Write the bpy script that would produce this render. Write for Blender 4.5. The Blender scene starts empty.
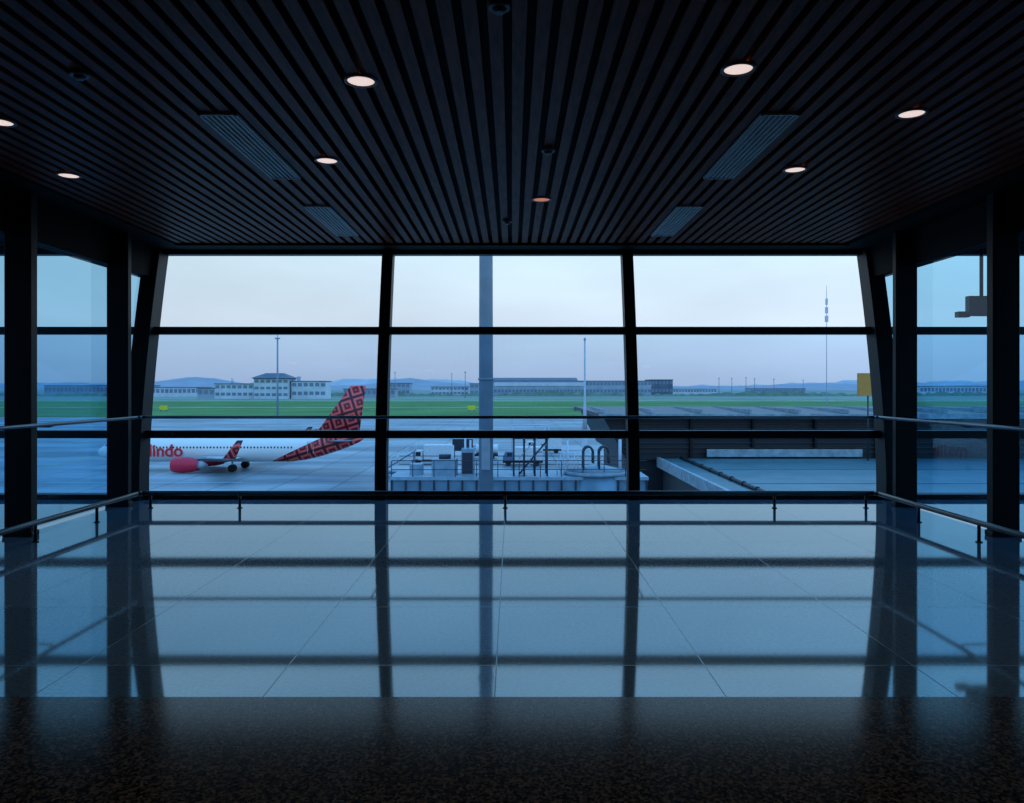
import bpy, bmesh, math, random
from mathutils import Vector, Matrix
random.seed(4)
sc = bpy.context.scene
sc.view_settings.view_transform = 'Standard'

def s2l(c):
    return tuple(((v/255)/12.92 if v/255 <= 0.04045 else (((v/255)+0.055)/1.055)**2.4) for v in c)

# ------------------------------------------------------------ materials
def new_mat(name):
    m = bpy.data.materials.new(name); m.use_nodes = True
    nt = m.node_tree
    return m, nt, nt.nodes['Principled BSDF']

def mat(name, rgb, rough=0.6, metal=0.0, var=0.12, scale=3.0, emit=0.0, spec=0.5):
    m, nt, b = new_mat(name)
    c = s2l(rgb)
    tc = nt.nodes.new('ShaderNodeTexCoord')
    n = nt.nodes.new('ShaderNodeTexNoise'); n.inputs['Scale'].default_value = scale
    n.inputs['Detail'].default_value = 5
    nt.links.new(tc.outputs['Object'], n.inputs['Vector'])
    r = nt.nodes.new('ShaderNodeValToRGB')
    r.color_ramp.elements[0].position = 0.3; r.color_ramp.elements[1].position = 0.7
    r.color_ramp.elements[0].color = tuple(v*(1-var) for v in c)+(1,)
    r.color_ramp.elements[1].color = tuple(min(1, v*(1+var)) for v in c)+(1,)
    nt.links.new(n.outputs['Fac'], r.inputs['Fac'])
    nt.links.new(r.outputs['Color'], b.inputs['Base Color'])
    b.inputs['Roughness'].default_value = rough
    b.inputs['Metallic'].default_value = metal
    b.inputs['Specular IOR Level'].default_value = spec
    if emit:
        b.inputs['Emission Color'].default_value = c+(1,)
        b.inputs['Emission Strength'].default_value = emit
    return m

def glass_mat(name, tint, base=0.05, gain=0.8):
    m = bpy.data.materials.new(name); m.use_nodes = True
    nt = m.node_tree; nt.nodes.clear()
    o = nt.nodes.new('ShaderNodeOutputMaterial')
    t = nt.nodes.new('ShaderNodeBsdfTransparent'); t.inputs['Color'].default_value = tint+(1,)
    g = nt.nodes.new('ShaderNodeBsdfGlossy'); g.inputs['Roughness'].default_value = 0.0
    g.inputs['Color'].default_value = (0.8, 0.92, 1, 1)
    mx = nt.nodes.new('ShaderNodeMixShader')
    f = nt.nodes.new('ShaderNodeLayerWeight'); f.inputs['Blend'].default_value = 0.5
    p = nt.nodes.new('ShaderNodeMath'); p.operation = 'POWER'; p.inputs[1].default_value = 4.0
    q = nt.nodes.new('ShaderNodeMath'); q.operation = 'MULTIPLY_ADD'; q.inputs[1].default_value = gain; q.inputs[2].default_value = base
    q.use_clamp = True
    nt.links.new(f.outputs['Facing'], p.inputs[0]); nt.links.new(p.outputs[0], q.inputs[0]); nt.links.new(q.outputs[0], mx.inputs[0])
    nt.links.new(t.outputs[0], mx.inputs[1]); nt.links.new(g.outputs[0], mx.inputs[2])
    nt.links.new(mx.outputs[0], o.inputs['Surface'])
    return m

M_frame = mat('dark_aluminium', (11, 12, 16), 0.5, 0.0, 0.1, spec=.3)
M_black = mat('black_panel', (7, 6, 7), 0.7, spec=.15)
M_wall = mat('dark_wall_panel', (18, 16, 17), 0.6)
M_steel = mat('brushed_steel', (100, 110, 122), 0.3, 0.9)
M_rail = mat('dark_rail_steel', (20, 24, 30), 0.3, 0.3)
M_glass_top = glass_mat('clear_glass', (0.94, 0.99, 1.0), 0.03)
M_glass = glass_mat('tinted_glass', (0.61, 0.80, 0.93), 0.04)
M_sglass = glass_mat('side_glass', (0.38, 0.66, 0.82), 0.03, 0.4)

# wood slat
def wood():
    m, nt, b = new_mat('wood_slats')
    tc = nt.nodes.new('ShaderNodeTexCoord')
    mp = nt.nodes.new('ShaderNodeMapping'); mp.inputs['Scale'].default_value = (9, 1.2, 9)
    n = nt.nodes.new('ShaderNodeTexNoise'); n.inputs['Scale'].default_value = 3; n.inputs['Detail'].default_value = 8
    r = nt.nodes.new('ShaderNodeValToRGB')
    r.color_ramp.elements[0].position = .3; r.color_ramp.elements[1].position = .75
    r.color_ramp.elements[0].color = s2l((92, 32, 16))+(1,)
    r.color_ramp.elements[1].color = s2l((156, 62, 34))+(1,)
    nt.links.new(tc.outputs['Object'], mp.inputs[0]); nt.links.new(mp.outputs[0], n.inputs['Vector'])
    nt.links.new(n.outputs['Fac'], r.inputs[0]); nt.links.new(r.outputs[0], b.inputs['Base Color'])
    b.inputs['Roughness'].default_value = 0.45
    b.inputs['Specular IOR Level'].default_value = 0.12
    return m
M_wood = wood()

def floor_tile():
    m, nt, b = new_mat('polished_floor_tile')
    tc = nt.nodes.new('ShaderNodeTexCoord')
    mp = nt.nodes.new('ShaderNodeMapping'); mp.inputs['Location'].default_value = (0.09, 0.3, 0)
    br = nt.nodes.new('ShaderNodeTexBrick'); br.offset = 0
    br.inputs['Scale'].default_value = 1.0
    br.inputs['Brick Width'].default_value = 1.2; br.inputs['Row Height'].default_value = 1.2
    br.inputs['Mortar Size'].default_value = 0.004
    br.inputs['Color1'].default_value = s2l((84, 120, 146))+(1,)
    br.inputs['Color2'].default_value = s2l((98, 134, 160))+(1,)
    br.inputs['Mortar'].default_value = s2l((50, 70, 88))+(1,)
    n = nt.nodes.new('ShaderNodeTexNoise'); n.inputs['Scale'].default_value = 40; n.inputs['Detail'].default_value = 8
    rm = nt.nodes.new('ShaderNodeMapRange'); rm.inputs[1].default_value = .35; rm.inputs[2].default_value = .65; rm.inputs[3].default_value = .7; rm.inputs[4].default_value = 1.1
    mx = nt.nodes.new('ShaderNodeMix'); mx.data_type = 'RGBA'; mx.blend_type = 'MULTIPLY'
    mx.inputs[0].default_value = 1
    nt.links.new(tc.outputs['Object'], mp.inputs[0]); nt.links.new(mp.outputs[0], br.inputs['Vector'])
    nt.links.new(tc.outputs['Object'], n.inputs['Vector']); nt.links.new(n.outputs['Fac'], rm.inputs[0])
    nt.links.new(br.outputs['Color'], mx.inputs[6]); nt.links.new(rm.outputs[0], mx.inputs[7])
    nt.links.new(mx.outputs[2], b.inputs['Base Color'])
    rr = nt.nodes.new('ShaderNodeMapRange'); rr.inputs[3].default_value = 0.05; rr.inputs[4].default_value = 0.25
    nt.links.new(br.outputs['Fac'], rr.inputs[0]); nt.links.new(rr.outputs[0], b.inputs['Roughness'])
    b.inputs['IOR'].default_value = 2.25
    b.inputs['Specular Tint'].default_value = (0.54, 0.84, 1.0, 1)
    return m
M_tile = floor_tile()

def granite():
    m, nt, b = new_mat('dark_granite')
    tc = nt.nodes.new('ShaderNodeTexCoord')
    v = nt.nodes.new('ShaderNodeTexVoronoi'); v.inputs['Scale'].default_value = 80
    n = nt.nodes.new('ShaderNodeTexNoise'); n.inputs['Scale'].default_value = 50; n.inputs['Detail'].default_value = 8
    ad = nt.nodes.new('ShaderNodeMix'); ad.data_type = 'RGBA'; ad.inputs[0].default_value = 0.5
    r = nt.nodes.new('ShaderNodeValToRGB')
    r.color_ramp.elements[0].position = .42; r.color_ramp.elements[1].position = .70
    r.color_ramp.elements[0].color = s2l((14, 13, 14))+(1,)
    r.color_ramp.elements[1].color = s2l((100, 92, 82))+(1,)
    nt.links.new(tc.outputs['Object'], v.inputs['Vector']); nt.links.new(tc.outputs['Object'], n.inputs['Vector'])
    nt.links.new(v.outputs['Color'], ad.inputs[6]); nt.links.new(n.outputs['Fac'], ad.inputs[7])
    nt.links.new(ad.outputs[2], r.inputs[0]); nt.links.new(r.outputs[0], b.inputs['Base Color'])
    b.inputs['Roughness'].default_value = 0.14
    b.inputs['IOR'].default_value = 1.22
    return m
M_gran = granite()

# ------------------------------------------------------------ mesh builder
class MB:
    def __init__(s): s.bm = bmesh.new(); s.mats = []
    def mi(s, m):
        if m not in s.mats: s.mats.append(m)
        return s.mats.index(m)
    def face(s, pts, m, smooth=False):
        f = s.bm.faces.new([s.bm.verts.new(p) for p in pts]); f.material_index = s.mi(m); f.smooth = smooth
    def box(s, x0, x1, y0, y1, z0, z1, m):
        i = s.mi(m)
        v = [s.bm.verts.new(p) for p in [(x0,y0,z0),(x1,y0,z0),(x1,y1,z0),(x0,y1,z0),(x0,y0,z1),(x1,y0,z1),(x1,y1,z1),(x0,y1,z1)]]
        for q in [(0,3,2,1),(4,5,6,7),(0,1,5,4),(1,2,6,5),(2,3,7,6),(3,0,4,7)]:
            s.bm.faces.new([v[k] for k in q]).material_index = i
    def loft(s, rings, m, caps=True, smooth=True, closed=True):
        i = s.mi(m); R = [[s.bm.verts.new(p) for p in r] for r in rings]; n = len(R[0])
        for a, b in zip(R, R[1:]):
            for k in range(n if closed else n-1):
                f = s.bm.faces.new([a[k], a[(k+1) % n], b[(k+1) % n], b[k]]); f.material_index = i; f.smooth = smooth
        if caps:
            for r in (R[0][::-1], R[-1]):
                f = s.bm.faces.new(r); f.material_index = i
    def cyl(s, p0, p1, r0, m, r1=None, seg=12, caps=True):
        r1 = r0 if r1 is None else r1
        p0 = Vector(p0); p1 = Vector(p1); d = (p1-p0).normalized()
        u = d.orthogonal().normalized(); w = d.cross(u)
        ring = lambda c, r: [c+(u*math.cos(2*math.pi*k/seg)+w*math.sin(2*math.pi*k/seg))*r for k in range(seg)]
        s.loft([ring(p0, r0), ring(p1, r1)], m, caps)
    def tube(s, pts, r, m, seg=8):
        for a, b in zip(pts, pts[1:]): s.cyl(a, b, r, m, seg=seg)
    def done(s, name, parent=None, bevel=0):
        bmesh.ops.recalc_face_normals(s.bm, faces=s.bm.faces[:])
        me = bpy.data.meshes.new(name); s.bm.to_mesh(me); s.bm.free()
        for m in s.mats: me.materials.append(m)
        o = bpy.data.objects.new(name, me); sc.collection.objects.link(o)
        if parent: o.parent = parent
        if bevel:
            b = o.modifiers.new('bevel', 'BEVEL'); b.width = bevel; b.segments = 2; b.limit_method = 'ANGLE'
        return o

# ------------------------------------------------------------ room
ZC = 3.72
XO = 9.6          # outer extent of the neighbouring galleries behind the glass partitions
def gy(z): return 11.3 + (0.66*((z-0.3)/3.4)**1.5 if z > 0.3 else 0)

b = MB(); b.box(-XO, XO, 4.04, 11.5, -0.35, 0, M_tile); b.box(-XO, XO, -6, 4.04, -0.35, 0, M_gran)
b.done('floor')

b = MB()
b.box(-XO, XO, -6, 12.5, ZC+0.08, ZC+0.25, M_black)
x = -4.9
while x < 4.9:
    b.box(x, x+0.085, -5.9, 11.42, ZC, ZC+0.035, M_wood); x += 0.14
b.box(-5.4, -4.93, -5.9, 12.3, ZC-0.02, ZC+0.1, M_black)
b.box(4.93, 5.4, -5.9, 12.3, ZC-0.02, ZC+0.1, M_black)
b.box(-4.95, 4.95, 11.44, 12.3, ZC-0.03, ZC+0.1, M_black)
b.done('ceiling')

for side, sx in (('left', -1), ('right', 1)):
    b = MB()
    a0, a1 = sorted((sx*5.36, sx*5.56))
    b.box(a0, a1, -6, 5.0, 0, ZC, M_wall)
    b.box(a0, a1, 5.0, 11.75, 3.25, ZC+0.1, M_black)
    c0, c1 = sorted((sx*5.56, sx*XO))
    b.box(c0, c1, 4.8, 5.0, 0, ZC+.08, M_wall)
    b.done('wall_'+side)
b = MB(); b.box(-5.6, 5.6, -6.2, -6, 0, ZC, M_wall); b.done('wall_back')

# curved facade members
def fin(b, x0, x1, dep, out=0.06, m=M_frame, ztop=ZC+0.05):
    rings = []
    for k in range(25):
        z = ztop*k/24; y = gy(z)
        rings.append([(x0, y-dep, z), (x1, y-dep, z), (x1, y+out, z), (x0, y+out, z)])
    b.loft(rings, m, smooth=False)
b = MB()
fin(b, -1.965, -1.80, 0.16); fin(b, 1.665, 1.83, 0.16)
fin(b, -5.52, -5.28, 0.26); fin(b, 5.30, 5.54, 0.26)
fin(b, -XO, -XO+.2, 0.2); fin(b, XO-.2, XO, 0.2)
for z, h in ((0.93, 0.055), (2.45, 0.055), (3.70, 0.07)):
    b.box(-XO, XO, gy(z)-0.12, gy(z)+0.05, z-h, z+h, M_frame)
b.box(-XO, XO, 11.2, 11.4, 0, 0.07, M_frame)
b.done('window_frame', bevel=0.008)

rows = [(0.07, 0.875, M_glass), (0.985, 2.395, M_glass), (2.505, 3.63, M_glass_top)]
for i, (x0, x1) in enumerate([(-5.28, -1.965), (-1.80, 1.665), (1.83, 5.30), (-XO+.2, -5.52), (5.54, XO-.2)]):
    b = MB()
    for z0, z1, gm in rows:
        pr = [z0+(z1-z0)*k/8 for k in range(9)]
        b.loft([[(x0, gy(z), z), (x1, gy(z), z)] for z in pr], gm, caps=False, smooth=True, closed=False)
    b.done('window_%d' % (i+1))
n = 6
for X, y0, mm_ in ((-5.42, 5.0, M_sglass), (5.42, 5.0, M_sglass), (-XO+.1, 5.0, M_glass), (XO-.1, 5.0, M_glass)):
    b = MB()
    zt_ = 3.25 if abs(X) < 6 else ZC
    zs = [0.02+k*(zt_-.02)/10 for k in range(11)]
    b.loft([[(X, y0, z), (X, gy(z)-0.05, z)] for z in zs], mm_, caps=False, smooth=False, closed=False)
    b.done('window_%d' % n); n += 1

# side columns
for sx in (-1, 1):
    for y0, wy in ((8.38, 0.12), (10.5, 0.10), (6.1, 0.12)):
        b = MB()
        a0, a1 = sorted((sx*5.17, sx*5.46))
        b.box(a0, a1, y0, y0+wy, 0, ZC, M_frame)
        b.box(a0-0.015, a1+0.015, y0-0.015, y0+wy+0.015, 0, 0.06, M_frame)
        b.done('column', bevel=0.01)

# U-shaped upper handrail carried on brackets from the mullions and columns
def urail(b, zr, r, m, y0=4.6):
    b.cyl((-4.85, 10.4, zr), (4.75, 10.4, zr), r, m)
    for X in (-4.95, 4.85):
        b.cyl((X, y0, zr), (X, 10.3, zr), r, m)
        s = -1 if X < 0 else 1
        b.tube([(X, 10.3, zr), (X-s*.03, 10.37, zr), (X-s*.1, 10.4, zr)], r, m)
b = MB()
urail(b, 1.21, 0.021, M_steel)
for x in (-1.88, 1.75):
    b.tube([(x, 10.4, 1.20), (x, 10.6, 1.19), (x, 11.16, 1.19)], 0.010, M_rail)
for s, X in ((-1, -4.95), (1, 4.85)):
    for y in (6.2, 8.45, 10.3): b.tube([(X, y, 1.20), (X+s*.06, y, 1.18), (s*5.18, y+.02 if y < 10 else 10.52, 1.18)], 0.010, M_rail)
b.done('handrail')

# low trolley bumper rail
b = MB()
zr = 0.2
urail(b, zr, 0.030, M_rail)
for X in (-4.95, 4.85):
    for y in (5.4, 6.8, 8.1, 9.3):
        b.cyl((X, y, 0), (X, y, zr), 0.018, M_rail); b.cyl((X, y, 0), (X, y, 0.01), 0.035, M_rail)
for x in (-4.82, -3.63, -0.09, 3.5, 4.72):
    b.cyl((x, 10.4, 0), (x, 10.4, zr), 0.018, M_rail); b.cyl((x, 10.4, 0), (x, 10.4, 0.01), 0.035, M_rail)
b.done('trolley_bumper_rail')

# downlights
M_lampw = mat('lamp_lens', (250, 226, 218), 0.5, emit=0.85, var=0.03)
M_lampo = mat('lamp_lens_warm', (215, 140, 110), 0.5, emit=0.6, var=0.05)
M_trim = mat('lamp_trim', (110, 102, 100), 0.4)
for x, y, w in [(1.50, 5.17, 1), (-1.04, 5.37, 1), (-1.72, 7.25, 1), (2.74, 7.55, 1), (3.08, 6.01, 1), (-4.41, 7.76, 1), (0.33, 8.75, 0), (-4.07, 6.2, 1), (1.5, 1.5, 1), (-1.5, 1.5, 1), (-3.6, 3.0, 1), (3.6, 3.0, 1)]:
    b = MB()
    rg = lambda r, z: [(x+r*math.cos(a*math.pi/16), y+r*math.sin(a*math.pi/16), z) for a in range(32)]
    b.loft([rg(0.115, ZC), rg(0.115, ZC-0.012), rg(0.096, ZC-0.014), rg(0.09, ZC-0.002)], M_trim, caps=False)
    b.loft([rg(0.092, ZC-0.006), rg(0.05, ZC-0.01)], M_lampw if w else M_lampo, caps=True)
    lamp = b.done('ceiling_downlight')
    ld = bpy.data.lights.new('lamp_beam', 'SPOT'); ld.energy = 16 if w else 5; ld.color = (1, .74, .56); ld.spot_size = 2.0; ld.spot_blend = 0.7; ld.shadow_soft_size = 0.08
    lo = bpy.data.objects.new('lamp_beam', ld); sc.collection.objects.link(lo); lo.location = (x, y, ZC-0.03)
    lo.parent = lamp
# air diffusers
M_grille = mat('diffuser_metal', (215, 205, 200), 0.5, 0.0)
for x0 in (-2.42, 1.92):
    for y0, y1 in ((6.0, 7.85), (9.05, 10.8), (2.2, 3.8)):
        b = MB(); x1 = x0+0.30
        b.box(x0, x0+0.02, y0, y1, ZC-0.02, ZC, M_grille); b.box(x1-0.02, x1, y0, y1, ZC-0.02, ZC, M_grille)
        b.box(x0, x1, y0, y0+0.02, ZC-0.02, ZC, M_grille); b.box(x0, x1, y1-0.02, y1, ZC-0.02, ZC, M_grille)
        b.box(x0+.02, x1-.02, y0+.02, y1-.02, ZC-0.004, ZC-0.001, M_trim)
        for k in range(1, 7):
            xx = x0+0.3*k/7; b.box(xx-0.011, xx+0.011, y0+.02, y1-.02, ZC-0.016, ZC-.004, M_grille)
        b.done('air_diffuser')
for x, y in ((0.32, 6.9), (-2.9, 5.23), (-0.06, 9.84), (-0.07, 4.3)):
    b = MB(); b.cyl((x, y, ZC), (x, y, ZC-0.03), 0.06, M_trim, seg=20); b.cyl((x, y, ZC-0.03), (x, y, ZC-0.055), 0.04, M_trim, r1=0.025, seg=20)
    b.done('smoke_detector')

# hanging information display in the neighbouring gallery
M_dsp = mat('display_casing', (40, 58, 84), 0.4)
b = MB()
b.box(6.45, 6.85, 11.0, 11.1, 2.62, 2.90, M_dsp); b.box(6.3, 6.46, 11.0, 11.1, 2.60, 2.68, M_dsp)
b.cyl((6.65, 11.05, 2.9), (6.65, 11.05, ZC+.09), .025, M_dsp)
b.done('hanging_display')

# ------------------------------------------------------------ exterior
GZ = -11.0
def apron():
    m, nt, b = new_mat('apron_concrete')
    tc = nt.nodes.new('ShaderNodeTexCoord')
    br = nt.nodes.new('ShaderNodeTexBrick'); br.offset = 0
    br.inputs['Scale'].default_value = 1; br.inputs['Brick Width'].default_value = 7.5; br.inputs['Row Height'].default_value = 7.5
    br.inputs['Mortar Size'].default_value = 0.12
    br.inputs['Color1'].default_value = s2l((136, 150, 158))+(1,); br.inputs['Color2'].default_value = s2l((150, 164, 172))+(1,)
    br.inputs['Mortar'].default_value = s2l((92, 106, 114))+(1,)
    mp = nt.nodes.new('ShaderNodeMapping'); mp.inputs['Scale'].default_value = (0.3, 1, 1)
    n = nt.nodes.new('ShaderNodeTexNoise'); n.inputs['Scale'].default_value = 0.09; n.inputs['Detail'].default_value = 8
    r = nt.nodes.new('ShaderNodeValToRGB'); r.color_ramp.elements[0].position = .4; r.color_ramp.elements[1].position = .6
    r.color_ramp.elements[0].color = (.5, .54, .58, 1); r.color_ramp.elements[1].color = (1.15, 1.15, 1.15, 1)
    mx = nt.nodes.new('ShaderNodeMix'); mx.data_type = 'RGBA'; mx.blend_type = 'MULTIPLY'; mx.inputs[0].default_value = 1
    nt.links.new(tc.outputs['Object'], br.inputs['Vector']); nt.links.new(tc.outputs['Object'], mp.inputs[0]); nt.links.new(mp.outputs[0], n.inputs['Vector'])
    nt.links.new(n.outputs['Fac'], r.inputs[0]); nt.links.new(br.outputs['Color'], mx.inputs[6]); nt.links.new(r.outputs[0], mx.inputs[7])
    nt.links.new(mx.outputs[2], b.inputs['Base Color'])
    b.inputs['Roughness'].default_value = 0.5
    b.inputs['Specular IOR Level'].default_value = 0.3
    return m
M_apron = apron()
M_far = mat('far_land', (138, 148, 138), 0.9, scale=0.004, var=.2, spec=.1)
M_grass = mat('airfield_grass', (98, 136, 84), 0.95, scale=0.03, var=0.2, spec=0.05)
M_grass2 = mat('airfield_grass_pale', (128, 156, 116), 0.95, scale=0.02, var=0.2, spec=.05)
b = MB()
b.face([(-6000, -50, GZ), (6000, -50, GZ), (6000, 900, GZ), (-6000, 900, GZ)], M_apron)
b.face([(-9000, 900, GZ), (9000, 900, GZ), (9000, 7000, GZ), (-9000, 7000, GZ)], M_far)
b.done('airfield_ground')
b = MB()
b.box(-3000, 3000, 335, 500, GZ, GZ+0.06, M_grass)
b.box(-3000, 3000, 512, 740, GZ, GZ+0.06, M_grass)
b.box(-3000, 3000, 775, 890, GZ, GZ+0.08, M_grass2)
b.done('grass_field')
M_yel = mat('yellow_paint', (190, 180, 90), 0.7); M_whp = mat('white_paint', (190, 200, 210), 0.7)
b = MB()
b.box(-400, 100, 190, 190.5, GZ, GZ+0.03, M_yel)
b.box(-400, 100, 280, 281, GZ, GZ+0.03, M_whp)
for x in (-75, 40): b.box(x, x+0.3, 90, 190, GZ, GZ+0.03, M_yel)
b.box(-62, -36, 104, 104.3, GZ, GZ+0.03, M_whp)
b.done('apron_markings')

# hills
def hills(name, y, rgb, base, seed, bumps):
    m = mat(name+'_hazed_forest', rgb, 0.95, scale=0.01, var=.08, spec=.1)  # distance haze is mixed into the forest colour of each ridge
    rnd = random.Random(seed); ph = [rnd.uniform(0, 6.28) for _ in range(8)]
    b = MB(); r0 = []; r1 = []; r2 = []
    for k in range(241):
        x = -6500+13000*k/240
        h = base
        for j, p in enumerate(ph): h += base*0.35/(1+j*0.5)*math.sin(x*0.0012*(1.7**j)+p)
        for cx, w, hh in bumps: h += hh*math.exp(-((x-cx)/w)**2)
        h = max(h, 4)
        r0.append((x, y, GZ)); r1.append((x, y+350, GZ+11+h)); r2.append((x, y+700, GZ))
    b.loft([r0, r1, r2], m, caps=False, closed=False)
    return b.done(name)
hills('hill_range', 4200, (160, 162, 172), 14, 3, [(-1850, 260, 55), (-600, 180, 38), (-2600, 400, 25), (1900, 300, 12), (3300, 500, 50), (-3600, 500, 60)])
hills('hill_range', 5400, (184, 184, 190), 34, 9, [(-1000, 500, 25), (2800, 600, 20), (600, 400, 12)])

# tree line
M_tree = mat('tree_foliage', (112, 136, 120), 0.95, scale=0.1, var=.2, spec=.1)
b = MB(); r0 = []; r1 = []; rnd = random.Random(5)
for k in range(500):
    x = -1600+3200*k/499; r0.append((x, 1180, GZ)); r1.append((x, 1184, GZ+3+4*rnd.random()+2*math.sin(x*0.02)))
b.loft([r0, r1], M_tree, caps=False, closed=False, smooth=False); b.done('tree_line')

# buildings
M_bw = mat('white_render', (206, 212, 220), 0.7, scale=0.1); M_bg = mat('grey_cladding', (160, 170, 184), 0.7, scale=0.1)
M_bd = mat('dark_roofing', (96, 106, 124), 0.7, scale=0.1); M_bwin = mat('window_band', (120, 134, 154), 0.4, scale=0.1)
def block(b, x0, x1, y, dep, h, m, floors=3, roof=M_bd):
    b.box(x0, x1, y, y+dep, GZ, GZ+h, m)
    b.box(x0-0.8, x1+0.8, y-0.8, y+dep+.8, GZ+h, GZ+h+0.9, roof)
    for f in range(floors):
        z = GZ+h*(f+0.45)/floors
        nn = max(2, int((x1-x0)/6)); w = (x1-x0)/nn
        for k in range(nn): b.box(x0+w*(k+.15), x0+w*(k+.85), y-0.3, y, z, z+h/floors*0.4, M_bwin)
b = MB()
block(b, -298, -258, 900, 30, 23, M_bw, 3)
b.loft([[(-301, 897, GZ+23.9), (-255, 897, GZ+23.9), (-255, 933, GZ+23.9), (-301, 933, GZ+23.9)],
        [(-288, 912, GZ+30), (-268, 912, GZ+30), (-268, 918, GZ+30), (-288, 918, GZ+30)]], M_bd, smooth=False)
block(b, -256, -216, 905, 25, 20, M_bw, 2)
block(b, -345, -300, 905, 25, 17, M_bw, 2)
block(b, -365, -345, 905, 25, 12, M_bg, 1)
b.cyl((-250, 915, GZ), (-250, 915, GZ+26), 2.2, M_bg, seg=12); b.cyl((-328, 915, GZ+17), (-328, 915, GZ+24), 1.2, M_bw)
b.done('airport_office_building')
b = MB()
block(b, -216, -150, 1000, 25, 11, M_bg, 1); block(b, -130, -70, 1250, 40, 14, M_bw, 2); block(b, -200, -165, 1260, 30, 20, M_bg, 2)
block(b, -66, -45, 1220, 30, 19, M_bg, 2)
block(b, -720, -560, 1200, 40, 16, M_bg, 1); block(b, -540, -440, 1100, 40, 13, M_bw, 1)
block(b, 330, 420, 1600, 40, 10, M_bw, 1); block(b, 520, 640, 1700, 40, 11, M_bg, 1); block(b, 680, 840, 1300, 40, 15, M_bw, 1)
b.done('cargo_warehouse')
b = MB()
block(b, -37, 232, 1300, 60, 24, M_bg, 2)
b.box(-30, 120, 1299, 1300, GZ+16, GZ+22, M_bw)
block(b, 232, 268, 1300, 60, 26, M_bd, 2)
b.loft([[(-37, 1300, GZ+24.9), (-37, 1360, GZ+24.9), (-37, 1330, GZ+30)], [(110, 1300, GZ+24.9), (110, 1360, GZ+24.9), (110, 1330, GZ+30)]], M_bd, smooth=False)
b.done('aircraft_hangar')

# masts
M_pole = mat('galvanised_pole', (104, 126, 144), 0.5, 0.0, scale=1.5, var=0.12)
M_thin = mat('mast_paint', (140, 150, 164), 0.6)
M_haze = mat('haze_toned_paint', (186, 192, 202), 0.7)  # pale tone carries painted haze so the tower reads faint
def mast(name, x, y, top, r, head=True, m=M_thin, seg=12):
    b = MB(); b.cyl((x, y, GZ), (x, y, top), r, m, r1=r*0.75, seg=seg)
    b.cyl((x, y, GZ), (x, y, GZ+0.3), r*2, m)
    if head:
        for s in (-1, 1):
            b.box(x+s*r*1.2-r*1.2, x+s*r*1.2+r*1.2, y-r, y+r, top-r*1.2, top, m)
        b.cyl((x, y, top), (x, y, top+r*3), r*0.3, m)
    return b.done(name)
b = MB(); X, Y = -1.0, 30
b.cyl((X, Y, GZ), (X, Y, 24), 0.30, M_pole, r1=0.22, seg=32)
b.cyl((X, Y, GZ), (X, Y, GZ+0.15), 0.6, M_pole, seg=24)
for z in (-3.0, 1.9, 9.5): b.cyl((X, Y, z), (X, Y, z+0.08), 0.305, M_pole, seg=32)
b.box(X-0.16, X+0.16, Y-0.42, Y-0.24, -1.5, -0.3, M_thin)
b.cyl((X, Y, 23.2), (X, Y, 23.4), 1.4, M_pole, seg=24)
for k in range(8):
    a = k*math.pi/4; b.box(X+1.4*math.cos(a)-.25, X+1.4*math.cos(a)+.25, Y+1.4*math.sin(a)-.25, Y+1.4*math.sin(a)+.25, 22.8, 23.3, M_thin)
b.done('floodlight_pole')
b = MB(); X, Y = 5.6, 60
b.cyl((X, Y, GZ), (X, Y, 5.3), 0.11, M_haze, r1=0.06, seg=16); b.cyl((X, Y, GZ), (X, Y, -1.6), 0.26, M_haze, r1=0.2, seg=16)
b.cyl((X, Y, -1.6), (X, Y, 0.6), 0.2, M_haze, r1=0.08, seg=16)
b.cyl((X, Y, 5.3), (X, Y, 5.5), 0.12, M_haze, r1=.05)
b.done('lamp_pole')
mast('floodlight_pole', -98, 326, 22.6, 0.42)
for i, (x, y, t) in enumerate([(345, 1300, 18), (372, 1320, 18), (390, 1300, 19), (420, 1350, 18), (-180, 1200, 26), (-95, 1230, 24), (-60, 1000, 22), (560, 1500, 17), (470, 1400, 18)]):
    mast('light_mast', x, y, t, 0.6)
b = MB(); X, Y = 121, 300; H = 41
b.cyl((X, Y, GZ), (X, Y, H-4), 0.16, M_haze, r1=.13, seg=8); b.cyl((X, Y, H-4), (X, Y, H), 0.09, M_haze, seg=6)
for k in range(3): b.box(X-.6+.1*k, X+.6-.1*k, Y-.2, Y+.2, H-14+k*3.3, H-11.6+k*3.3, M_haze)
b.done('radio_tower')

M_sign = mat('yellow_sign', (205, 200, 60), 0.6, emit=0.1, var=.05)
for x in (-22, -190):
    b = MB(); zb_ = GZ+.07; b.box(x-2, x+2, 425, 425.4, zb_+0.6, zb_+3.0, M_sign); b.box(x-1.6, x-1.3, 425.1, 425.3, zb_, zb_+.6, M_frame); b.box(x+1.3, x+1.6, 425.1, 425.3, zb_, zb_+.6, M_frame)
    b.done('taxiway_sign')

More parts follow.
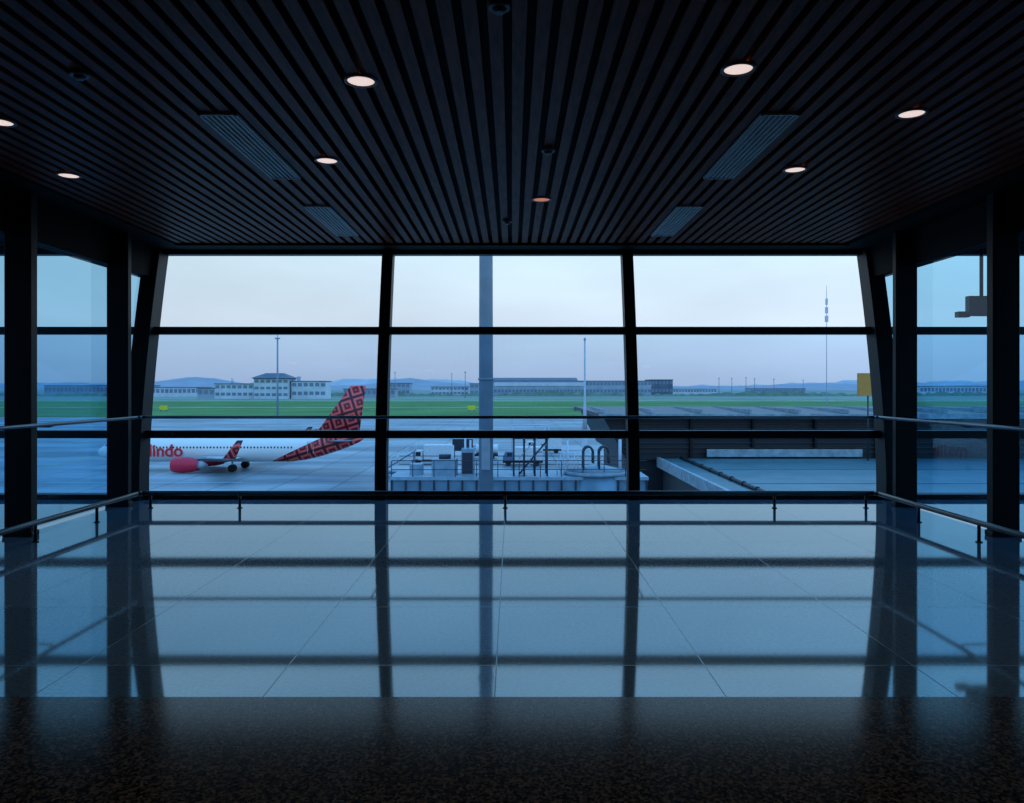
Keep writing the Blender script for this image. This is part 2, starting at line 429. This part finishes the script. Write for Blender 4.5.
# ------------------------------------------------------------ airplane
def plane_paint():
    m, nt, b = new_mat('airplane_livery')
    tc = nt.nodes.new('ShaderNodeTexCoord'); sp = nt.nodes.new('ShaderNodeSeparateXYZ')
    nt.links.new(tc.outputs['Object'], sp.inputs[0])
    def math_(op, a, bb):
        q = nt.nodes.new('ShaderNodeMath'); q.operation = op
        for i, v in enumerate((a, bb)):
            if isinstance(v, (int, float)): q.inputs[i].default_value = v
            else: nt.links.new(v, q.inputs[i])
        return q.outputs[0]
    mp = nt.nodes.new('ShaderNodeMapping'); mp.inputs['Rotation'].default_value = (0, 0.3, 0); mp.inputs['Scale'].default_value = (0.5, 0, 0.5)
    nt.links.new(tc.outputs['Object'], mp.inputs[0])
    s2 = nt.nodes.new('ShaderNodeSeparateXYZ'); nt.links.new(mp.outputs[0], s2.inputs[0])
    fx = math_('ABSOLUTE', math_('SUBTRACT', math_('FRACT', s2.outputs[0], 0), 0.5), 0)
    fz = math_('ABSOLUTE', math_('SUBTRACT', math_('FRACT', s2.outputs[2], 0), 0.5), 0)
    mxm = math_('MAXIMUM', fx, fz)
    red = s2l((232, 54, 56))+(1,); blk = s2l((44, 16, 24))+(1,); pk = s2l((236, 140, 135))+(1,)
    r = nt.nodes.new('ShaderNodeValToRGB'); r.color_ramp.interpolation = 'CONSTANT'
    el = r.color_ramp.elements
    while len(el) > 1: el.remove(el[-1])
    el[0].position = 0; el[0].color = red
    for p, c in ((0.09, blk), (0.2, red), (0.30, pk), (0.34, red), (0.42, blk)):
        e = el.new(p); e.color = c
    nt.links.new(mxm, r.inputs[0])
    t = math_('GREATER_THAN', math_('SUBTRACT', sp.outputs[0], math_('MULTIPLY', sp.outputs[2], 2.1)), 10.4)
    mx = nt.nodes.new('ShaderNodeMix'); mx.data_type = 'RGBA'
    nt.links.new(t, mx.inputs[0]); mx.inputs[6].default_value = s2l((244, 243, 242))+(1,)
    nt.links.new(r.outputs[0], mx.inputs[7]); nt.links.new(mx.outputs[2], b.inputs['Base Color'])
    b.inputs['Roughness'].default_value = 0.35
    return m
M_liv = plane_paint()
M_fin = M_liv.copy(); M_fin.name = 'airplane_tail_batik'
for nd in M_fin.node_tree.nodes:
    if nd.type == 'MIX':
        for l in list(M_fin.node_tree.links):
            if l.to_node == nd and l.to_socket == nd.inputs[0]: M_fin.node_tree.links.remove(l)
        nd.inputs[0].default_value = 1
M_aw = mat('airplane_grey', (165, 172, 182), 0.4); M_ared = mat('nacelle_red', (214, 30, 66), 0.3, var=.05)
M_awin = mat('airplane_window', (30, 36, 48), 0.2); M_tyre = mat('tyre_rubber', (20, 20, 22), 0.8)
M_chrome = mat('nacelle_lip', (170, 175, 185), 0.2, 0.8)
M_redtxt = mat('red_lettering', (220, 24, 44), 0.5, var=.03)
b = MB()
stations = [(-20.5, 0.05, -0.55), (-20.2, 0.5, -0.5), (-19.5, 0.95, -0.42), (-18.5, 1.35, -0.3), (-17.2, 1.7, -0.12), (-15.5, 1.9, -0.02), (-13, 1.98, 0), (9, 1.98, 0), (11.5, 1.85, 0.14), (14, 1.55, 0.45), (16.5, 1.15, 0.85), (18.5, 0.75, 1.2), (19.8, 0.4, 1.45), (20.3, 0.12, 1.55)]
rings = []
for x, r, zc in stations:
    rings.append([(x, r*0.95*math.cos(a*math.pi/16), zc+r*math.sin(a*math.pi/16)) for a in range(32)])
b.loft(rings, M_liv)
def surf(b, root, tip, m, n=12):
    def sec(p):
        xl, y, z, c, t, vert = p; out = []
        for k in range(n):
            a = 2*math.pi*k/n; xx = xl+c*(0.5+0.5*math.cos(a)); th = t*math.sin(a)*(0.6+0.4*(1-(xx-xl)/c))
            out.append((xx, y+(th if vert else 0), z+(0 if vert else th)))
        return out
    b.loft([sec(root), sec(tip)], m)
for s in (-1, 1):
    surf(b, (-5.5, s*1.5, -1.25, 8.0, 0.45, 0), (-1.2, s*6, -0.95, 4.4, 0.28, 0), M_aw)
    surf(b, (-1.2, s*6, -0.95, 4.4, 0.28, 0), (5.0, s*17, 0.0, 1.7, 0.12, 0), M_aw)
    surf(b, (5.0, s*17, 0.0, 1.7, 0.12, 1), (7.2, s*17.9, 2.5, 0.8, 0.06, 1), M_fin)
    surf(b, (14.6, s*0.7, 1.2, 3.9, 0.18, 0), (18.6, s*7.0, 1.75, 1.4, 0.08, 0), M_aw)
    cx, cy, cz = -6.9, s*4.9, -2.0
    prof = [(0, 0.86), (0.0, 0.98), (0.5, 1.12), (1.6, 1.18), (2.8, 1.08), (3.9, 0.82), (3.9, 0.6)]
    rg = [[(cx+px, cy+r*math.cos(a*math.pi/12), cz+r*math.sin(a*math.pi/12)) for a in range(24)] for px, r in prof]
    b.loft(rg[1:6], M_ared, caps=False); b.loft(rg[0:2], M_chrome, caps=False)
    b.loft([[(cx+px, cy+r*math.cos(a*math.pi/12), cz+r*math.sin(a*math.pi/12)) for a in range(24)] for px, r in [(0, .86), (0.8, .8), (0.85, .1)]], M_awin)
    b.loft([[(cx+px, cy+r*math.cos(a*math.pi/12), cz+r*math.sin(a*math.pi/12)) for a in range(24)] for px, r in [(3.6, .7), (4.6, .5), (5.2, .1)]], M_aw)
    b.box(cx+1.2, cx+5, cy-0.15, cy+0.15, cz+0.9, cz+1.25, M_aw)
    gx, gyy = 1.2, s*2.85
    b.cyl((gx, gyy, -1.0), (gx, gyy, -2.7), 0.14, M_aw)
    for w in (-0.3, 0.3): b.cyl((gx, gyy+w-0.17, -2.69), (gx, gyy+w+0.17, -2.69), 0.56, M_tyre, seg=20)
b.cyl((-16.2, 0, -1.5), (-16.2, 0, -2.8), 0.1, M_aw)
for w in (-0.22, 0.22): b.cyl((-16.2, w-0.1, -2.88), (-16.2, w+0.1, -2.88), 0.37, M_tyre, seg=18)
surf(b, (12.4, 0, 1.5, 7.2, 0.26, 1), (18.4, 0, 9.7, 2.3, 0.1, 1), M_fin)
surf(b, (9.4, 0, 1.75, 6.0, 0.12, 1), (14.0, 0, 3.3, 2.0, 0.08, 1), M_fin)
for k in range(48):
    x = -14.3+k*0.51
    for s in (-1, 1):
        yy = s*0.95*math.sqrt(1.98**2-0.35**2)
        b.box(x, x+0.22, min(yy, yy+s*.02), max(yy, yy+s*.02), 0.2, 0.48, M_awin)
for s in (-1, 1):
    for x in (-16.3, 12.2):
        yy = s*1.72
        for (xa, xb, za, zb) in ((x, x+.05, -.6, 1.2), (x+.85, x+.9, -.6, 1.2), (x, x+.9, 1.15, 1.2)):
            b.box(xa, xb, min(yy, yy+s*.12), max(yy, yy+s*.12), za, zb, M_aw)
    b.face([(-19.35, s*.7, .18), (-18.6, s*1.0, .3), (-18.3, s*1.02, .72), (-18.9, s*.75, .68)], M_awin)
plane = b.done('passenger_airplane')
plane.location = (-43.2, 120, -7.75)
tx = bpy.data.curves.new('airline_lettering', 'FONT'); tx.body = 'malindo'; tx.size = 2.6; tx.align_x = 'RIGHT'; tx.extrude = 0.02; tx.offset = 0.05
tx.materials.append(M_redtxt)
to = bpy.data.objects.new('airline_lettering', tx); sc.collection.objects.link(to)
to.parent = plane; to.location = (-6.6, -2.0, -1.0); to.rotation_euler = (math.pi/2, 0, 0)

# ground vehicles
M_vw = mat('vehicle_white', (214, 216, 220), 0.4); M_vy = mat('vehicle_blue', (90, 110, 140), 0.4)
def truck(x, y, L, H, body, box=True):
    b = MB(); z = GZ
    b.box(x, x+L, y, y+2.3, z+.5, z+.8, M_tyre)
    b.loft([[(x, y, z+.7), (x, y+2.2, z+.7), (x+1.8, y+2.2, z+.7), (x+1.8, y, z+.7)], [(x+.05, y, z+1.5), (x+.05, y+2.2, z+1.5), (x+1.8, y+2.2, z+1.5), (x+1.8, y, z+1.5)], [(x+.5, y+.1, z+2.3), (x+.5, y+2.1, z+2.3), (x+1.75, y+2.1, z+2.3), (x+1.75, y+.1, z+2.3)]], body, smooth=False)
    b.box(x+.7, x+1.5, y-.02, y+.02, z+1.5, z+2.1, M_awin)
    if box: b.box(x+2, x+L, y, y+2.3, z+.85, z+H, M_vw)
    else:
        b.cyl((x+2.1, y+1.15, z+1.7), (x+L, y+1.15, z+1.7), .85, M_vw, seg=20)
    for wx in (.9, L-1): 
        for wy in (.1, 2.1): b.cyl((x+wx, y+wy-.15, z+.45), (x+wx, y+wy+.15, z+.45), .45, M_tyre, seg=16)
    b.done('service_truck', bevel=.03)
truck(-16.5, 128, 7, 3.2, M_vw); truck(-8.5, 138, 6, 2.6, M_vy, False); truck(-1.5, 126, 6.5, 3.0, M_vy)
truck(2.5, 150, 7, 3.0, M_vw)
b = MB(); X, Y, z = -18.5, 110, GZ      # mobile stairs
for k in range(12): b.box(X+k*.4, X+k*.4+.42, Y, Y+1.6, z+.8+k*.25, z+.86+k*.25, M_vw)
for s in (0, 1.6):
    b.cyl((X, Y+s, z+1.8), (X+4.8, Y+s, z+4.8), .05, M_vw); b.cyl((X, Y+s, z+.75), (X+4.8, Y+s, z+3.7), .09, M_vy)
    for k in range(5): b.cyl((X+k*1.2, Y+s, z+.8+k*.75), (X+k*1.2, Y+s, z+1.85+k*.75), .035, M_vw)
    b.cyl((X+4.6, Y+s, z+.5), (X+4.6, Y+s, z+3.6), .08, M_vy)
b.box(X-.6, X+5, Y-.1, Y+1.7, z+.45, z+.8, M_vy)
for wx in (0, 4.2):
    for wy in (0, 1.6): b.cyl((X+wx, Y+wy-.12, z+.35), (X+wx, Y+wy+.12, z+.35), .35, M_tyre, seg=14)
b.done('passenger_stairs')

# ------------------------------------------------------------ boarding bridge + equipment
M_brw = mat('bridge_panel', (132, 158, 176), 0.5, var=.15); M_brg = mat('bridge_glazing', (98, 134, 156), 0.3, scale=1, var=.25)
M_brd = mat('bridge_steel', (36, 46, 60), 0.5); M_pipe = mat('white_pipe', (196, 208, 222), 0.5)
b = MB()
x0, x1, yb, zt, zb = -6.8, 7.6, 44, -3.6, -6.3
b.box(x0, x1, yb+0.1, yb+3, zb, zt, M_brg)
b.box(x0-.1, x1+.1, yb-0.05, yb+3.1, zt, zt+0.18, M_brw); b.box(x0-.1, x1+.1, yb-0.05, yb+3.1, zb-0.2, zb, M_brw)
k = x0
while k <= x1: b.box(k-0.05, k+0.05, yb-0.02, yb+.1, zb, zt, M_brd); k += 0.8
b.box(x0, x1, yb-.01, yb+.1, zb+1.15, zb+1.25, M_brw)
for x in (-5, 1, 6.5): b.cyl((x, yb+1.5, GZ), (x, yb+1.5, zb-.2), 0.28, M_brd)
for p in ((x0, yb), (x0, yb+3)):
    b.tube([(x0, p[1], zt+1.1), (x1, p[1], zt+1.1)], 0.025, M_brd, 6)
    b.tube([(x0, p[1], zt+.6), (x1, p[1], zt+.6)], 0.02, M_brd, 6)
k = x0
while k <= x1: b.cyl((k, yb, zt+.1), (k, yb, zt+1.1), 0.025, M_brd, seg=6); k += 1.2
b.box(-4.6, -3.2, yb+.6, yb+2, zt+.18, zt+1.1, M_brw); b.box(-2.9, -2.2, yb+.6, yb+2, zt+.18, zt+1.7, M_brw); b.box(-2.85, -2.25, yb+.55, yb+.6, zt+.3, zt+1.5, M_brd)
b.box(-1.9, -1.3, yb+.9, yb+1.7, zt+.18, zt+1.3, M_brw)
b.box(-5.9, -5.2, yb+.9, yb+1.9, zt+.18, zt+0.8, M_brw); b.cyl((-3.9, yb+1.3, zt+1.1), (-3.9, yb+1.3, zt+1.35), .35, M_brd, seg=16)
for x, h in ((-2.7, 2.6), (-2.4, 2.2), (-1.6, 1.9), (-3.4, 1.9), (3.2, 2.2)): b.cyl((x, yb+1, zt+.1), (x, yb+1, zt+h), 0.06, M_pipe)
b.box(-3.5, -2.3, yb+1.8, yb+1.9, zt+1.5, zt+2.2, M_brd); b.cyl((-3.4, yb+1.9, zt+.1), (-3.4, yb+1.9, zt+1.6), .04, M_brd)
for x in (0.1, 0.7, 1.3, 2.0):
    for y in (yb+.4, yb+2): b.cyl((x, y, zt+.1), (x, y, zt+2.4), 0.05, M_brd, seg=8)
b.box(0.0, 2.1, yb+.3, yb+2.1, zt+2.3, zt+2.38, M_brd)
b.tube([(0, yb+.3, zt+3.1), (2.1, yb+.3, zt+3.1)], .03, M_pipe); 
for x in (0, .7, 1.4, 2.1): b.cyl((x, yb+.3, zt+2.3), (x, yb+.3, zt+3.1), .025, M_pipe, seg=6)
for q in range(5):
    b.box(0.4+q*.32, 0.75+q*.32, yb+.4, yb+1.2, zt+.3+q*.4, zt+.36+q*.4, M_brw)
b.cyl((0.4, yb+.4, zt+1.2), (2.0, yb+.4, zt+3.0), 0.035, M_pipe, seg=6); b.cyl((0.4, yb+.4, zt+.3), (2.0, yb+.4, zt+2.2), 0.05, M_brd, seg=6)
for k, x in enumerate((2.6, 2.8, 3.0)):
    b.tube([(x, yb+1, zt+.2), (x, yb+1, zt+1.2+.2*k), (x+.8, yb+1, zt+1.2+.2*k), (x+.8, yb+1, zt+.2)], 0.035, M_pipe)
bridge = b.done('boarding_bridge')
b = MB(); cx, cy = 4.9, 45.5
b.cyl((cx, cy, zt+.2), (cx, cy, zt+.4), 1.9, M_brw, seg=32); b.cyl((cx, cy, zt+.4), (cx, cy, zt+.7), 1.8, M_brw, r1=0.5, seg=32)
b.cyl((cx, cy-0.05, zb-.2), (cx, cy-.05, zt+.2), 1.75, M_brg, seg=32); b.cyl((cx, cy, GZ), (cx, cy, zb-.2), 0.5, M_brd, seg=20)
for hx in (4.3, 5.2):
    for dy in (0, .5):
        pts = [(hx-.22, cy-1+dy, zt+.3)]+[(hx-.22+.28*(1-math.cos(t*math.pi/8)), cy-1+dy, zt+1.5+.34*math.sin(t*math.pi/8)) for t in range(9)]
        pts += [(hx+.34, cy-1+dy, zt+.9)]
        b.tube(pts, 0.06, M_brd)
    for q in range(4): b.cyl((hx-.22, cy-1, zt+.5+q*.3), (hx-.22, cy-.5, zt+.5+q*.3), 0.03, M_brd)
b.cyl((6.3, cy, zt+.2), (6.3, cy, zt+2.2), 0.09, M_pipe); b.cyl((6.8, cy, zt+.2), (6.8, cy, zt+1.8), 0.06, M_brd)
b.done('rotunda', parent=bridge)

M_deck = mat('deck_membrane', (78, 116, 126), 0.4, scale=.5, var=.2); M_roofe = mat('roof_edge', (140, 158, 168), 0.5, scale=2, var=.3)
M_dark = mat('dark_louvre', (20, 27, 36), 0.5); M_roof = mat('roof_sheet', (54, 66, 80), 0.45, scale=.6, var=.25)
b = MB()
b.loft([[(7.0, 62, -0.75), (60, 62, -0.75), (60, 62, -0.45), (7.0, 62, -0.45)], [(5.9, 74, -0.35), (60, 74, -0.35), (60, 74, -0.15), (5.9, 74, -0.15)], [(6.8, 86, -0.9), (60, 86, -0.9), (60, 86, -0.6), (6.8, 86, -0.6)]], M_roof, smooth=False)
b.box(6.9, 60, 61.85, 62.05, -0.85, -0.45, M_roofe)
for k in range(14): b.box(7.2+k*3.9, 7.35+k*3.9, 62, 74, -0.42, -0.1, M_roofe)
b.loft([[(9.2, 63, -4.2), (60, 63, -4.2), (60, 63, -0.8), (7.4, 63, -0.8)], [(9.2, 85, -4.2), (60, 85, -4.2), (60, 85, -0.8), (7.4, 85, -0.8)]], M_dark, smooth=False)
for k in range(7): b.box(9.0, 60, 62.75, 63.05, -1.3-k*.38, -1.27-k*.38, M_roof)
for k in range(10): b.box(9.3+k*5, 9.5+k*5, 62.6, 63, -4, -.8, M_frame)
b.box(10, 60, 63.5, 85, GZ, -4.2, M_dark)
b.box(15.6, 28, 62.3, 62.6, -3.9, -3.3, M_roofe)
b.done('terminal_pier_roof')
b = MB()
b.box(11.8, 60, 24, 62.5, -4.6, -4.05, M_deck)
b.box(11.6, 11.85, 24, 62.5, -4.7, -3.95, M_roofe)
k = 30
while k < 62: b.box(13.7, 60, k, k+.06, -4.06, -4.03, M_roof); k += 8
b.cyl((13.4, 24, -3.93), (13.4, 62, -3.93), 0.11, M_dark)
k = 25
while k < 62: b.cyl((13.4, k, -3.93), (13.4, k+.12, -3.93), 0.16, M_dark); k += 2.5
b.box(12, 60, 24.5, 62, GZ, -4.6, M_dark)
b.done('lower_roof_deck')
b = MB(); b.box(26.9, 27.9, 60.5, 60.8, 1.0, 2.75, mat('amber_sign', (200, 140, 60), 0.6, emit=.05, var=.05)); b.cyl((27.7, 60.7, -4.05), (27.7, 60.7, 1.0), 0.06, M_brd)
b.done('gate_sign')

# ------------------------------------------------------------ world
w = bpy.data.worlds.new('dusk_sky'); sc.world = w; w.use_nodes = True
nt = w.node_tree; bg = nt.nodes['Background']
tc = nt.nodes.new('ShaderNodeTexCoord'); sp = nt.nodes.new('ShaderNodeSeparateXYZ'); nt.links.new(tc.outputs['Generated'], sp.inputs[0])
r = nt.nodes.new('ShaderNodeValToRGB'); mr = nt.nodes.new('ShaderNodeMapRange')
mr.inputs[1].default_value = -0.1; mr.inputs[2].default_value = 0.9
nt.links.new(sp.outputs[2], mr.inputs[0]); nt.links.new(mr.outputs[0], r.inputs[0])
el = r.color_ramp.elements
el[0].position = 0.0; el[0].color = s2l((150, 170, 195))+(1,)
el[1].position = 1.0; el[1].color = s2l((126, 184, 238))+(1,)
for p, c in ((0.10, (186, 192, 216)), (0.14, (202, 208, 228)), (0.18, (210, 222, 238)), (0.26, (210, 230, 244)), (0.36, (186, 224, 252)), (0.55, (150, 204, 250))):
    e = el.new(p); e.color = s2l(c)+(1,)
n = nt.nodes.new('ShaderNodeTexNoise'); mp = nt.nodes.new('ShaderNodeMapping'); mp.inputs['Scale'].default_value = (2, 2, 7)
n.inputs['Scale'].default_value = 1.6; n.inputs['Detail'].default_value = 5
nt.links.new(tc.outputs['Generated'], mp.inputs[0]); nt.links.new(mp.outputs[0], n.inputs['Vector'])
m1 = nt.nodes.new('ShaderNodeMapRange'); m1.inputs[1].default_value = .3; m1.inputs[2].default_value = .7; m1.inputs[3].default_value = 1.02; m1.inputs[4].default_value = 1.2
nt.links.new(n.outputs['Fac'], m1.inputs[0])
m2 = nt.nodes.new('ShaderNodeMapRange'); m2.inputs[1].default_value = -.6; m2.inputs[2].default_value = .6; m2.inputs[3].default_value = .88; m2.inputs[4].default_value = 1.15
nt.links.new(sp.outputs[0], m2.inputs[0])
m3 = nt.nodes.new('ShaderNodeMapRange'); m3.inputs[1].default_value = .17; m3.inputs[2].default_value = .6; m3.inputs[3].default_value = 1.0; m3.inputs[4].default_value = 1.7
nt.links.new(sp.outputs[2], m3.inputs[0])
def mul(a, b_):
    q = nt.nodes.new('ShaderNodeMath'); q.operation = 'MULTIPLY'; nt.links.new(a, q.inputs[0]); nt.links.new(b_, q.inputs[1]); return q.outputs[0]
nt.links.new(r.outputs[0], bg.inputs['Color']); nt.links.new(mul(mul(m1.outputs[0], m2.outputs[0]), m3.outputs[0]), bg.inputs['Strength'])

# ------------------------------------------------------------ camera
cd = bpy.data.cameras.new('camera'); cam = bpy.data.objects.new('camera', cd); sc.collection.objects.link(cam)
cam.location = (0, 0, 1.6); cam.rotation_euler = (math.pi/2, 0, 0)
cd.sensor_width = 36; cd.lens = 27.42; cd.shift_y = -0.0132; cd.clip_end = 20000; cd.clip_start = 0.05
sc.camera = cam
